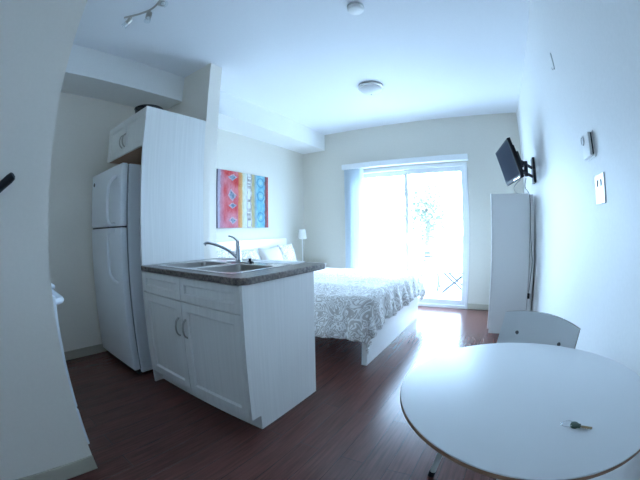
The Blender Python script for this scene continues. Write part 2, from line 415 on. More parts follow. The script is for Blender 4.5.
# double bowl sink
t = thing('kitchen_sink', 'stainless steel double-bowl drop-in sink set in the island countertop', 'sink', (-1.67, 1.43, .915))
def bowl_bm(x0, x1, y0, y1, top, bot):
    b = bmesh.new()
    def ring(i, z, r):
        a0, a1, b0, b1 = x0+i, x1-i, y0+i, y1-i
        p = rc(a1-r, b0+r, r, -PI/2, 0, 5)+rc(a1-r, b1-r, r, 0, PI/2, 5)+rc(a0+r, b1-r, r, PI/2, PI, 5)+rc(a0+r, b0+r, r, PI, 1.5*PI, 5)
        return [b.verts.new((x, y, z)) for x, y in p]
    R = [ring(-.008, top, .058), ring(0, top-.006, .05), ring(.008, bot+.03, .05), ring(.03, bot, .04), ring(.12, bot-.004, .02)]
    for p, q in zip(R, R[1:]):
        for k in range(len(p)): b.faces.new((p[k], p[(k+1) % len(p)], q[(k+1) % len(q)], q[k]))
    b.faces.new(R[-1]); return b, [(v.co.x, v.co.y) for v in R[0]]
bowls = [(-2.045, -1.700), (-1.650, -1.305)]
holes = []
for x0, x1 in bowls:
    bb, hole = bowl_bm(x0, x1, SY0+.04, SY1-.115, .9195, .745); holes.append(hole)
    s = obj('sink_bowl', bb, M['bowl'], t, smooth=True)
    obj('drain', lathe([(0, .0065), (.02, .0065), (.024, .003), (.038, .004), (.040, .0015), (0, .0014)], ((x0+x1)/2, 1.395, .7415), 24), M['steel'], s, smooth=True)
# rim plate with two openings: triangulated fill
b = bmesh.new()
def loop(p, z=.9195):
    vs = [b.verts.new((x, y, z)) for x, y in p]; return [b.edges.new((vs[k], vs[(k+1) % len(vs)])) for k in range(len(vs))]
ro = rc(SX1-.03, SY0+.03, .03, -PI/2, 0, 5)+rc(SX1-.03, SY1-.03, .03, 0, PI/2, 5)+rc(SX0+.03, SY1-.03, .03, PI/2, PI, 5)+rc(SX0+.03, SY0+.03, .03, PI, 1.5*PI, 5)
es = loop(ro); [es.extend(loop(h)) for h in holes]
bmesh.ops.triangle_fill(b, use_beauty=True, use_dissolve=False, edges=es)
r_ = bmesh.ops.extrude_face_region(b, geom=list(b.faces))
bmesh.ops.translate(b, verts=[v for v in r_['geom'] if isinstance(v, bmesh.types.BMVert)], vec=(0, 0, -.004))
obj('sink_rim', b, M['steel'], t)
# faucet
t = thing('faucet', 'chrome single-lever faucet with a long curved spout at the back of the sink', 'faucet', (-1.70, 1.643, .9198))
obj('base_plate', prism([(x-1.70, y+1.643) for x, y in rc(.09, 0, .028, -PI/2, PI/2)+rc(-.09, 0, .028, PI/2, 1.5*PI)], .9198, .928, .002), M['chrome'], t, smooth=True)
obj('faucet_body', lathe([(0, 0), (.022, 0), (.021, .06), (.018, .10), (.019, .125), (.016, .145), (0, .15)], (-1.70, 1.643, .928), 24), M['chrome'], t, smooth=True)
sp = smooth_curve([(-1.703, 1.63, .955), (-1.730, 1.58, 1.005), (-1.775, 1.51, 1.048), (-1.818, 1.45, 1.068), (-1.832, 1.432, 1.055)], 24)
obj('spout', tube(sp, [.0105]*(len(sp)-4)+[.0105, .011, .0125, .0125], 14), M['chrome'], t, smooth=True)
lv = smooth_curve([(-1.70, 1.643, 1.06), (-1.708, 1.63, 1.085), (-1.728, 1.612, 1.105), (-1.75, 1.595, 1.112)], 12)
obj('lever', tube(lv, [.012, .010]+[.0065]*(len(lv)-2), 12), M['chrome'], t, smooth=True)
# things on the counter behind the sink
o = obj('sink_stopper', lathe([(0, 0), (.028, 0), (.028, .006), (.010, .012), (.008, .022), (.012, .030), (0, .032)], (-1.60, 1.66, .9198), 20), M['black'], smooth=True)
tag(o, 'small black rubber stopper on the sink rim right of the faucet', 'stopper')
bn = bmesh.new()
xf_ = Matrix.Translation((-1.47, 1.80, 0)) @ Matrix.Rotation(math.radians(8), 4, 'Z')
b = xform(box(-.19, .19, -.09, .09, .9153, .921, .001, 1), xf_)
tag(obj('paper_sheets', b, M['paper']), 'white paper sheets lying on the counter behind the sink', 'paper')

# refrigerator surround: tall panel + cabinet above
t = thing('fridge_cabinet', 'tall white end panel with a two-door cupboard above the refrigerator', 'cabinet', (-2.56, 1.44, 0))
ZT, ZU = 2.115, 1.804
XCL = -2.948
obj('tall_panel', box(XF-.018, XF-.0005, YI, 1.705, 0, ZT), M['cab'], t)
obj('filler_strip', box(XF-.075, XF-.0005, 1.7055, YK0-.0005, 0, ZT-.001), M['wall'], t)
b = bmesh.new()
add_box(b, XCL, XF-.0185, YI+.0185, YK0-.0005, ZT-.018, ZT); add_box(b, XCL, XCL+.018, YI+.0185, YK0-.0005, ZU+.018, ZT-.018)
add_box(b, XCL+.018, XF-.0185, YK0-.016, YK0-.0005, ZU+.018, ZT-.018)
obj('cupboard_body', b, M['cab'], t)
obj('cupboard_bottom', box(XCL, XF-.0185, YI+.0185, YK0-.0005, ZU, ZU+.018), M['cab_in'], t)
XMD = (XCL+XF)/2 - .005
for x0, x1, hx in ((XCL, XMD-.002, XMD-.028), (XMD+.002, XF-.02, XMD+.028)):
    dd = shaker('cupboard_door', x0, x1, ZU, ZT-.002, t, frame=.05)
    pull(dd, hx, 1.865, 1.98)
# pot on top
PX, PY = -2.506, 1.293
t = thing('cooking_pot', 'round black cooking pot on top of the fridge cupboard', 'pot', (PX, PY, ZT+.0005), math.radians(27))
obj('pot_bowl', lathe([(0, .004), (.095, .006), (.118, .03), (.128, .10), (.134, .105), (.131, .108), (.122, .10), (.112, .03), (.09, .012), (0, .010)], (0, 0, 0), 48), M['pan'], t, smooth=True, local=True)
for s_ in (-1, 1):
    obj('pot_handle', tube(smooth_curve([(-.04, s_*.125, .075), (-.035, s_*.155, .08), (0, s_*.165, .08), (.035, s_*.155, .08), (.04, s_*.125, .075)], 16), .006, 8), M['black'], t, smooth=True, local=True)

# refrigerator
t = thing('refrigerator', 'white top-freezer refrigerator standing beside the tall cabinet panel', 'refrigerator', (-2.72, 1.4, 0))
FX0, FX1 = -3.11, -2.362
obj('fridge_body', box(FX0+.004, FX1-.004, 1.085, 1.74, .02, 1.690, .008), M['fridge_side'], t)
obj('gasket', box(FX0+.02, FX1-.014, 1.072, 1.0845, .06, 1.68), M['seal'], t)
def fdoor(z0, z1, name):
    return obj(name, box(FX0, FX1, 1.016, 1.0715, z0, z1, .014, 4), M['fridge'], t, smooth=True)
fz = fdoor(1.207, 1.692, 'freezer_door'); fd = fdoor(.055, 1.196, 'fridge_door')
xh = -2.495
def fh(par, zs):
    pts = smooth_curve([(xh+.03, 1.017, zs[0]), (xh+.018, .978, zs[0]+(.03 if zs[1] > zs[0] else -.03)), (xh, .955, zs[0]+(.10 if zs[1] > zs[0] else -.10)), (xh-.004, .955, zs[1]-(.06 if zs[1] > zs[0] else -.06)), (xh, .975, zs[1]-(.0 if zs[1] > zs[0] else 0)), (xh, 1.017, zs[1])], 30)
    obj('door_handle', tube(pts, .0135, 12), M['fridge'], par, smooth=True)
fh(fz, (1.60, 1.225)); fh(fd, (.765, 1.178))
b = lathe([(0, 0), (.018, 0), (.018, .003), (.015, .0045), (0, .0045)], (0, 0, 0), 24)
xform(b, Matrix.Translation((-3.03, 1.0158, 1.60)) @ Matrix.Rotation(PI/2, 4, 'X'))
obj('badge', b, mat('grey_badge', (.12, .12, .13), .3, metal=.6), fz, smooth=True)['label'] = 'round grey badge'
obj('door_gap', box(FX0+.006, FX1-.006, 1.03, 1.0715, 1.1965, 1.2065), M['gap'], t)
obj('kick_grille', box(FX0+.03, FX1-.03, 1.06, 1.0845, .006, .05), M['gap'], t)
for x in (FX0+.06, FX1-.06):
    for y in (1.14, 1.68): obj('foot', lathe([(0, 0), (.02, 0), (.02, .02), (0, .02)], (x, y, 0), 14), M['black'], t)

# range behind the wing wall
t = thing('kitchen_range', 'white electric range peeking out beyond the end of the foreground wall', 'stove', (-1.99, -.05, 0))
RX0, RX1 = -2.37, -1.612
obj('range_body', box(RX0, RX1, -.41, .262, .02, .905, .004), M['fridge'], t)
obj('cooktop', box(RX0-.002, RX1+.002, -.40, .315, .906, .925, .007, 3), M['fridge'], t, smooth=True)
dr = obj('oven_door', box(RX0+.003, RX1-.003, .263, .311, .295, .875, .008, 3), M['fridge'], t, smooth=True)
pts = smooth_curve([(RX0+.06, .310, .84), (RX0+.07, .345, .842), (RX0+.14, .352, .845), (RX1-.12, .352, .845), (RX1-.045, .345, .842), (RX1-.03, .310, .84)], 24)
obj('oven_handle', tube(pts, .015, 12), M['fridge'], dr, smooth=True)
obj('storage_drawer', box(RX0+.003, RX1-.003, .263, .311, .06, .282, .008, 3), M['fridge'], t, smooth=True)
obj('toe_kick', box(RX0+.02, RX1-.02, .18, .22, 0, .02), M['gap'], t)
obj('backguard', box(RX0, RX1, -.41, -.35, .9255, 1.07, .01), M['fridge'], t)
for x, y, r in ((-2.18, .12, .09), (-1.80, .12, .075), (-2.18, -.2, .075), (-1.80, -.2, .09)):
    b = bmesh.new()
    for q in range(4): 
        rr = r*(1-q*.22); add_tube(b, [(x+rr*math.cos(a), y+rr*math.sin(a), .932) for a in [2*PI*k/24 for k in range(25)]], .005, 6, cap=False)
    obj('burner', b, M['dark'], t, smooth=True)

# dark bar on the wing wall at the left edge
t = thing('coat_hook', 'dark rounded bar sticking out from the grey foreground wall at the left edge', 'hook', (XW, -.02, 1.30))
b = lathe([(0, 0), (.03, 0), (.03, .006), (0, .008)], (0, 0, 0), 24)
xform(b, Matrix.Translation((XW, -.03, 1.29)) @ Matrix.Rotation(PI/2, 4, 'Y'))
obj('wall_plate', b, M['dark'], t, smooth=True)
obj('peg', tube([(XW+.004, -.03, 1.29), (-1.445, .020, 1.326), (-1.418, .078, 1.370), (-1.412, .092, 1.381), (-1.411, .097, 1.385)], [.018, .019, .020, .017, .009], 16), M['dark'], t, smooth=True)

# ---------------------------------------------------------------- painting
rnd = random.Random(11); NT = [[rnd.uniform(-1, 1) for _ in range(64)] for _ in range(64)]
def vnoise(x, y):
    xi, yi = int(math.floor(x)), int(math.floor(y)); fx, fy = x-xi, y-yi; fx = fx*fx*(3-2*fx); fy = fy*fy*(3-2*fy)
    g = lambda a, b: NT[a % 64][b % 64]
    return (g(xi, yi)*(1-fx)+g(xi+1, yi)*fx)*(1-fy)+(g(xi, yi+1)*(1-fx)+g(xi+1, yi+1)*fx)*fy
def art(u, v):
    def mixc(a, b, t): t = max(0, min(1, t)); return tuple(a[i]*(1-t)+b[i]*t for i in range(3))
    u0 = u; u = u+.008*vnoise(v*14, u*5)
    n = .05*vnoise(u*50, v*16)+.04*vnoise(u*110, v*50)
    if u < .045: c = (.36, .32, .40)
    elif u < .37:
        c = mixc((.50, .055, .055), (.52, .17, .20), .5+.9*vnoise(u*9, v*6+3))
        if u < .13: c = mixc((.40, .20, .26), c, (u-.045)/.085)
        if v > .62: c = mixc(c, (.42, .20, .28), (v-.62)*1.2)
        for cy, sz in ((.10, .07), (.42, .115), (.60, .06), (.86, .075)):
            d = abs(u-.26+.02*vnoise(v*22, 3))/.085+abs(v-cy+.02*vnoise(u*30, 7))/sz
            if d < .6: c = mixc((.10, .14, .20), (.22, .26, .32), .5+vnoise(u*40, v*30))
            elif d < .95: c = mixc((.24, .26, .32), (.46, .30, .34), .5+vnoise(u*30, v*40))
    elif u < .45: c = mixc((.52, .16, .07), (.55, .34, .13), (u-.37)/.08)
    elif u < .54: c = mixc((.50, .48, .32), (.52, .56, .52), (u-.45)/.09)
    elif u < .64:
        c = mixc((.26, .24, .24), (.42, .40, .38), .5+vnoise(u*30, v*20+9))
        if abs(vnoise(3.3, v*16)) < .28 and abs(u-.585) < .03: c = (.56, .56, .54)
    elif u < .70: c = mixc((.44, .36, .18), (.34, .32, .20), (u-.64)/.06)
    elif u < .74: c = (.22, .32, .34)
    elif u < .92:
        c = mixc((.13, .34, .46), (.20, .42, .50), .5+vnoise(u*20, v*14))
        for cy in (.14, .40, .80):
            d = math.hypot((u-.83)/.08, (v-cy)/.10)
            if .72 < d < 1: c = mixc(c, (.07, .20, .28), .7)
            elif d < .35: c = mixc(c, (.36, .50, .52), .6)
    elif u < .965: c = (.17, .09, .10)
    else: c = (.40, .08, .08)
    return tuple(max(0, min(1, k+n*(.4+k))) for k in c)
PY0, PY1, PZ0, PZ1 = 2.64, 3.622, 1.19, 1.937
t = thing('wall_painting', 'unframed canvas with red, cream and blue vertical stripes on the bedroom wall', 'painting', (XL, 3.12, PZ0))
obj('canvas_block', box(XL+.0005, XL+.044, PY0, PY1, PZ0, PZ1, .002), mat('canvas_side', (.10, .09, .12), .8), t)
NU, NV = 130, 90
me = bpy.data.meshes.new('painted_face'); vs = [(XL+.0445-XL, PY0+(PY1-PY0)*i/NU-3.12, (PZ1-PZ0)*j/NV) for j in range(NV+1) for i in range(NU+1)]
fs = [(j*(NU+1)+i, j*(NU+1)+i+1, (j+1)*(NU+1)+i+1, (j+1)*(NU+1)+i) for j in range(NV) for i in range(NU)]
me.from_pydata(vs, [], fs); ca = me.color_attributes.new('paint', 'FLOAT_COLOR', 'CORNER'); k = 0
for j in range(NV):
    for i in range(NU):
        c = art((i+.5)/NU, 1-(j+.5)/NV)
        for q in range(4): ca.data[k].color = (*c, 1); k += 1
m = mat('acrylic_paint', (.5, .5, .5), .7, spec=.2); n, l, bs = nodes(m); at = n.new('ShaderNodeVertexColor'); at.layer_name = 'paint'
l.new(at.outputs[0], bs.inputs['Base Color']); me.materials.append(m)
o = bpy.data.objects.new('painted_face', me); C.objects.link(o); o.parent = t

# ---------------------------------------------------------------- bed
BX0, BX1, BY0, BY1 = -3.125, -.987, 2.3445, 4.032
t = thing('bed', 'white double bed frame with a tall flat headboard and low footboard', 'bed', ((BX0+BX1)/2, (BY0+BY1)/2, 0))
obj('headboard', box(BX0, BX0+.05, BY0, BY1, 0, 1.02, .004), M['white'], t)
obj('footboard', box(BX1-.05, BX1, BY0, BY1, 0, .41, .004), M['white'], t)
for y0, y1 in ((BY0, BY0+.03), (BY1-.03, BY1)): obj('side_rail', box(BX0+.0505, BX1-.0505, y0, y1, .225, .40, .003), M['white'], t)
obj('slat_base', box(BX0+.0505, BX1-.0505, BY0+.0305, BY1-.0305, .25, .28), M['white'], t)
obj('middle_leg', box(-2.1, -2.05, 3.16, 3.21, 0, .2495), M['white'], t)
o = obj('mattress', box(BX0+.06, BX1-.06, BY0+.04, BY1-.04, -0+.2805, .535, .05, 4), M['mattress'], smooth=True)
tag(o, 'white mattress mostly hidden under the scroll-patterned duvet', 'mattress')
# duvet
def fbm(x, y): return (math.sin(x*5.1+y*2.3)+math.sin(x*9.7-y*6.1+1.3)*.5+math.sin(x*3.3+y*11.7+.7)*.4+math.sin(x*17+y*15)*.2)/2.1
def duvet_pt(p, q, out=0):
    # p along x: head -2.62 .. foot edge; q along y. sheet distances beyond the edges hang down
    ex, ey0, ey1 = -.966, 2.325, 4.055; r = .045
    px = max(0, p-(ex-r)); qy = max(0, (ey0+r)-q, q-(ey1-r)); sy = -1 if q < (ey0+ey1)/2 else 1
    x = min(p, ex-r); y = min(max(q, ey0+r), ey1-r)
    d = math.hypot(px, qy)
    top = .605+.018*fbm(x, y) - .03*max(0, (abs(q-3.19)-.5))/.35
    if d > 0:
        dx, dy = px/d, qy/d
        if d < r*PI/2: h = r*math.sin(d/r); v = r*(1-math.cos(d/r))
        else: h = r; v = r+(d-r*PI/2)
        fold = 0
        hang = max(0, min(1, (v-.03)/.2))
        along = q if px > qy else p
        fold = hang*(.014*math.sin(along*(26 if px > qy else 11)+1.2*math.sin(along*6))+.008*math.sin(along*47+v*9))
        if px > qy: fold *= 1.8
        h += fold+.012*hang+ .02*hang
        x += dx*h; y += sy*dy*h; z = top-v*(.93 if px > qy else 1)
    else: z = top
    return (x, y, z)
NX, NY = 150, 170
P0, P1 = -2.60, -1.011+.30; Q0, Q1 = 2.37-.335, 4.01+.25
b = bmesh.new(); G = []
for i in range(NX+1):
    row = []
    for j in range(NY+1):
        p = P0+(P1-P0)*i/NX; q = Q0+(Q1-Q0)*j/NY
        row.append(b.verts.new(duvet_pt(p, q)))
    G.append(row)
for i in range(NX):
    for j in range(NY): b.faces.new((G[i][j], G[i+1][j], G[i+1][j+1], G[i][j+1]))
o = obj('duvet', b, M['scroll'], smooth='all')
tag(o, 'white and taupe scroll-patterned duvet draped over the bed and its footboard', 'duvet')
md = o.modifiers.new('thickness', 'SOLIDIFY'); md.thickness = .022; md.offset = 1
# pillows
def pillow_bm(w_, h_, t_):
    b = bmesh.new(); n = 22; top, bot = [], []
    for i in range(n+1):
        ra, rb = [], []
        for j in range(n+1):
            u = -1+2*i/n; v = -1+2*j/n
            k = max(0, (1-abs(u)**2.6)*(1-abs(v)**2.6))**.5
            pin = 1-.07*(1-abs(u))*abs(v)**2-0*.05; pin2 = 1-.07*(1-abs(v))*abs(u)**2
            x = u*w_/2*pin2; z = v*h_/2*pin
            y = t_/2*k*(1+.06*math.sin(7*u+5*v))
            e = i in (0, n) or j in (0, n)
            vt = b.verts.new((x, -y, z)); ra.append(vt); rb.append(vt if e else b.verts.new((x, y, z)))
        top.append(ra); bot.append(rb)
    for i in range(n):
        for j in range(n):
            b.faces.new((top[i][j], top[i+1][j], top[i+1][j+1], top[i][j+1]))
            f = [bot[i][j], bot[i][j+1], bot[i+1][j+1], bot[i+1][j]]
            try: b.faces.new(f)
            except ValueError: pass
    return b
def pillow(loc, w_, h_, t_, tilt, rz, m, label):
    b = pillow_bm(w_, h_, t_)
    # local -y faces the foot of the bed (+x world)
    xform(b, Matrix.Rotation(PI/2+rz, 4, 'Z') @ Matrix.Rotation(-tilt, 4, 'X'))
    o = obj('pillow', b, m, smooth='all', local=True); o.location = loc
    tag(o, label, 'pillow', 'pillows against the headboard')
pillow((-2.93, 2.56, .765), .38, .34, .13, .30, .0, M['scroll'], 'scroll-patterned pillow leaning on the headboard, nearest the kitchen')
pillow((-2.88, 2.975, .75), .42, .36, .14, .60, .0, M['scroll'], 'scroll-patterned pillow to the left of the plain white pillow')
pillow((-2.87, 3.43, .755), .44, .34, .14, .42, .0, M['pillow'], 'plain white pillow between the scroll-patterned pillows')
pillow((-2.92, 3.85, .765), .36, .36, .13, .32, .0, M['scroll'], 'scroll-patterned pillow at the window end of the headboard')
# nightstand and lamp
t = thing('nightstand', 'small white nightstand in the corner beyond the bed', 'nightstand', (-2.88, 4.31, 0))
obj('nightstand_body', box(-3.12, -2.66, 4.165, 4.53, .06, .575, .003), M['white'], t)
obj('nightstand_top', box(-3.125, -2.64, 4.155, 4.54, .5755, .60, .003), M['white'], t)
dd = obj('drawer', box(-2.6595, -2.645, 4.18, 4.515, .34, .56, .002), M['white'], t)
obj('knob', lathe([(0, 0), (.012, 0), (.01, .01)], (-2.64, 4.315, .45), 12), M['nickel'], dd)
for x in (-3.09, -2.69):
    for y in (4.19, 4.50): obj('leg', box(x-.02, x+.02, y-.02, y+.02, 0, .0595), M['white'], t)
t = thing('table_lamp', 'small white table lamp with a drum shade on the corner nightstand', 'lamp', (-2.97, 4.32, .6))
obj('lamp_base', lathe([(0, 0), (.055, 0), (.055, .01), (.015, .025), (.008, .06), (.008, .42), (0, .42)], (-2.97, 4.32, .6005), 24), M['white'], t, smooth=True)
obj('lamp_shade', lathe([(.072, 1.0), (.054, 1.155), (.052, 1.155), (.070, 1.0), (.072, 1.0)], (-2.97, 4.32, 0), 32), M['shade'], t, smooth=True)
obj('lamp_bulb', lathe([(0, 0), (.014, .0), (.014, .02), (.026, .05), (.018, .075), (0, .085)], (-2.97, 4.32, 1.02), 16), M['frost'], t, smooth=True)

# ---------------------------------------------------------------- wardrobe, TV and cords
WX0, WX1, WY0, WY1, WZ = -.054, .366, 3.576, 4.30, 1.508
t = thing('wardrobe', 'narrow white wardrobe standing against the right wall below the television', 'wardrobe', (.16, 3.94, 0))
b = bmesh.new()
add_box(b, WX0+.018, WX1, WY0, WY0+.018, 0, WZ, .001, 1); add_box(b, WX0+.018, WX1, WY1-.018, WY1, 0, WZ, .001, 1)
add_box(b, WX0+.018, WX1, WY0+.018, WY1-.018, WZ-.04, WZ-.012); add_box(b, WX0+.018, WX1, WY0+.018, WY1-.018, .05, .07)
add_box(b, WX0+.03, WX0+.045, WY0+.018, WY1-.018, 0, .05)
obj('wardrobe_body', b, M['white'], t)
obj('back_panel', box(WX1-.0, WX1+.004, WY0+.03, WY1-.01, .05, WZ-.012), M['paper'], t)
ym = (WY0+WY1)/2
for y0, y1, hy in ((WY0-.004, ym-.0015, ym-.03), (ym+.0015, WY1, ym+.03)):
    dd = obj('wardrobe_door', box(WX0-.002, WX0+.0175, y0, y1, .05, WZ+.004, .003), M['white'], t)
o = obj('leaning_board', box(.374, .422, WY0+.012, WY0+.035, 0, 1.50, .004), M['white'])
tag(o, 'narrow white board standing upright between the wardrobe and the right wall', 'board')

# television on its bracket
t = thing('television', 'flat black television on a wall bracket, tilted down above the wardrobe', 'television', (XR(3.5)-.001, 3.5, 1.73))
cx, cy, cz, psi, tau, TW = .139, 3.308, 1.773, .187, .291, .629
TH = TW*.6
nrm = Vector((-math.cos(psi)*math.cos(tau), -math.sin(psi)*math.cos(tau), -math.sin(tau)))
side = Vector((-math.sin(psi), math.cos(psi), 0)); upv = nrm.cross(side); upv = upv if upv.z > 0 else -upv
RM = Matrix(((side.x, -nrm.x, upv.x, cx), (side.y, -nrm.y, upv.y, cy), (side.z, -nrm.z, upv.z, cz), (0, 0, 0, 1)))  # local: x width, y backwards, z up
def tvp(name, b, m, par=t, **k): return obj(name, xform(b, RM), m, par, **k)
hs = tvp('housing', box(-TW/2, TW/2, 0, .035, -TH/2, TH/2, .006), M['black'])
b = bmesh.new(); add_box(b, -TW/2+.06, TW/2-.06, .0355, .065, -TH/2+.04, TH/2-.06, .012)
tvp('rear_cover', b, M['black'])
tvp('screen', box(-TW/2+.018, TW/2-.018, -.001, .0005, -TH/2+.035, TH/2-.018), mat('tv_screen', (.045, .052, .068), .8, spec=0), hs)
tvp('silver_strip', box(-.26, -.03, -.0012, .0, -TH/2+.010, -TH/2+.016), M['steel'], hs)
back = RM @ Vector((0, .066, 0)); 
tvp('bracket_plate', box(-.1, .1, .0655, .075, -.1, .1, .002), M['dark'])
xw = XR(3.50)
obj('wall_plate', box(xw-.03, xw-.001, 3.42, 3.56, 1.60, 1.86, .004), M['dark'], t)
p0 = RM @ Vector((0, .078, 0)); p1 = Vector((.335, 3.36, 1.735)); p2 = Vector((xw-.03, 3.49, 1.72))
for dz in (-.05, .04):
    obj('bracket_arm', tube([p0+Vector((0, 0, dz)), p1+Vector((0, 0, dz))], .022, 8), M['dark'], t, smooth=True)
    obj('bracket_arm', tube([p1+Vector((0, 0, dz)), p2+Vector((0, 0, dz))], .016, 8), M['dark'], t, smooth=True)
tvp('tilt_head', box(-.08, .08, .0755, .14, -.085, .085, .01), M['dark'])
obj('pivot', tube([p1+Vector((0, 0, -.08)), p1+Vector((0, 0, .07))], .022, 12), M['dark'], t, smooth=True)
tb = RM @ Vector((-.12, .045, -TH/2-.004))
pts = smooth_curve([tb, (.20, 3.35, 1.555), (.21, 3.45, 1.52), (.24, 3.60, 1.513), (.30, 3.64, 1.5125)], 20)
tag(obj('video_cable', tube(pts, .0025, 6), M['dark'], smooth=True), 'thin dark cable hanging from the television to the wardrobe top', 'cable')
pts = smooth_curve([(.33, 3.37, 1.64), (.325, 3.48, 1.56), (.375, 3.555, 1.49), (.381, 3.56, 1.30), (.379, 3.563, 1.10), (.392, 3.562, .92), (.402, 3.562, .78), (.39, 3.562, .62), (.381, 3.562, .50), (.381, 3.562, .46)], 45)
t = thing('power_cord', 'dark power cord hanging beside the wardrobe with its plug dangling', 'cord', (.381, 3.562, .41))
obj('cord', tube(pts, .003, 6), M['black'], t, smooth=True)
obj('plug', box(.368, .394, 3.55, 3.574, .405, .462, .005), M['black'], t)

# ---------------------------------------------------------------- right wall fittings
def rwall(y): return XR(y)
WROT = math.atan2(.0308, 1)          # wall turn about z
def wall_thing(name, label, cat, y, z): return thing(name, label, cat, (XR(y)-.0003, y, z), WROT)
t = wall_thing('thermostat', 'white thermostat box on the right wall above the light switch', 'thermostat', 1.575, 1.525)
obj('wall_plate', box(-.004, 0, -.066, .066, -.062, .062, .001), M['white'], t, local=True)
cs = obj('case', box(-.028, -.0045, -.058, .058, -.055, .055, .004), M['white'], t, local=True)
obj('side_vent', box(-.014, -.008, -.0600, -.0583, -.05, .05), M['dark'], cs, local=True)
b = lathe([(0, 0), (.022, 0), (.022, .006), (.018, .007), (.018, .003), (0, .003)], (0, 0, 0), 24); xform(b, Matrix.Translation((-.0285, .028, .03)) @ Matrix.Rotation(-PI/2, 4, 'Y'))
obj('dial', b, M['vinyl'], cs, smooth=True, local=True)
t = wall_thing('light_switch', 'white double light switch plate on the right wall under the thermostat', 'switch', 1.485, 1.315)
obj('cover_plate', box(-.006, 0, -.062, .062, -.064, .064, .002), M['white'], t, local=True)
for y in (-.022, .026):
    obj('toggle', xform(box(-.004, 0, -.005, .005, -.014, .014, .001), Matrix.Translation((-.0062, y, .026))), M['tube'], t, local=True)
t = wall_thing('wall_clip', 'thin grey hook strip high on the right wall, above the thermostat', 'hook', 1.985, 2.18)
obj('strip', box(-.006, 0, -.009, .009, -.055, .06, .002), M['tube'], t, local=True)
obj('hook_tip', tube([(-.004, 0, -.05), (-.02, 0, -.06), (-.022, 0, -.045)], .003, 8), M['white'], t, smooth=True, local=True)

# ---------------------------------------------------------------- ceiling fittings
t = thing('smoke_detector', 'round white smoke detector on the ceiling, nearer than the dome lamp', 'smoke detector', (-.775, 1.81, ZC))
obj('mounting_base', lathe([(0, 0), (.062, 0), (.062, -.016), (0, -.016)], (-.775, 1.81, ZC-.0003), 36), M['tube'], t, smooth=True)
obj('detector_cover', lathe([(.058, -.0165), (.060, -.03), (.052, -.045), (.03, -.052), (0, -.054)], (-.775, 1.81, ZC), 36), M['white'], t, smooth=True)
LX, LY = -1.245, 3.19
t = thing('ceiling_lamp', 'round flush ceiling lamp with a frosted glass dome before the patio door', 'lamp', (LX, LY, ZC))
obj('lamp_ring', lathe([(0, 0), (.125, 0), (.142, -.012), (.142, -.03), (.132, -.034), (0, -.03)], (LX, LY, ZC-.0003), 40), M['nickel'], t, smooth=True)
obj('glass_dome', lathe([(.131, -.0345), (.122, -.055), (.095, -.08), (.055, -.098), (.012, -.104), (0, -.104)], (LX, LY, ZC), 40), M['frost'], t, smooth=True)
obj('finial', lathe([(0, -.104), (.008, -.106), (.007, -.116), (0, -.118)], (LX, LY, ZC), 12), M['nickel'], t, smooth=True)
# track light
t = thing('track_light', 'curved metal ceiling bar with small glass-tipped spotlights above the kitchen', 'lamp', (-1.62, .80, ZC))
bar = smooth_curve([(-1.99, .69, ZC-.100), (-1.90, .755, ZC-.100), (-1.80, .80, ZC-.100), (-1.69, .80, ZC-.100), (-1.56, .76, ZC-.100), (-1.42, .76, ZC-.100), (-1.32, .82, ZC-.100), (-1.25, .87, ZC-.100)], 42)
obj('bar', tube(bar, .008, 10), M['nickel'], t, smooth=True)
obj('canopy', lathe([(0, 0), (.06, 0), (.058, -.022), (0, -.026)], (-1.60, .75, ZC-.0003), 30), M['nickel'], t, smooth=True)
obj('stem', tube([(-1.60, .75, ZC-.025), (-1.60, .75, ZC-.100)], .008, 10), M['nickel'], t, smooth=True)
def head(px, py, dirv, k):
    base = Vector((px, py, ZC-.106)); d_ = Vector(dirv).normalized()
    h = obj('spot_head', tube([base+Vector((0, 0, -.022)), base+Vector((0, 0, -.022))+d_*.004, base+Vector((0, 0, -.022))+d_*.045], [.015, .021, .021], 18), M['nickel'], t, smooth=True)
    add = tube([base+Vector((0, 0, .0)), base+Vector((0, 0, -.025))], .006, 8)
    obj('swivel', add, M['nickel'], h, smooth=True)
    s0 = base+Vector((0, 0, -.022))+d_*.0455
    obj('glass_tip', tube([s0, s0+d_*.035], [.019, .024], 18, cap=False), M['lampglass'], h, smooth=True)
    obj('bulb', tube([s0, s0+d_*.016, s0+d_*.024], [.011, .011, .004], 12), M['frost'], h, smooth=True)
head(-1.935, .725, (-.55, -.35, -.75), 0); head(-1.80, .80, (.03, -.03, -1), 1); head(-1.665, .795, (.7, .1, -.5), 2); head(-1.37, .79, (.3, .3, -.9), 3)

# ---------------------------------------------------------------- round table, chair, key
TX, TY, TR, TZ = .146, .857, .378, .72
t = thing('round_table', 'round white laminate table with a brown edge, close by the right wall', 'table', (TX, TY, 0))
obj('tabletop', lathe([(0, TZ-.004), (0, TZ), (TR-.004, TZ), (TR-.0012, TZ-.001), (TR-.0012, TZ-.004), (0, TZ-.004)], (TX, TY, 0), 128), M['table'], t, smooth=True)
obj('edge_band', lathe([(0, TZ-.0045), (TR-.001, TZ-.0045), (TR, TZ-.007), (TR, TZ-.013), (TR-.003, TZ-.016), (0, TZ-.016)], (TX, TY, 0), 128), M['edge'], t, smooth=True)['label'] = 'brown table edge'
b = bmesh.new()
for a in (260, 170, 80, 350):
    bb = xform(box(.02, .325, -.02, .02, TZ-.040, TZ-.0165, .003), Matrix.Translation((TX, TY, 0)) @ Matrix.Rotation(math.radians(a), 4, 'Z'))
    me_ = bpy.data.meshes.new('tmp'); bb.to_mesh(me_); bb.free(); b.from_mesh(me_); bpy.data.meshes.remove(me_)
obj('support_arms', b, M['dark'], t)
obj('column', lathe([(0, .03), (.036, .03), (.032, .1), (.032, TZ-.041), (0, TZ-.041)], (TX, TY, 0), 28), M['tube'], t, smooth=True)
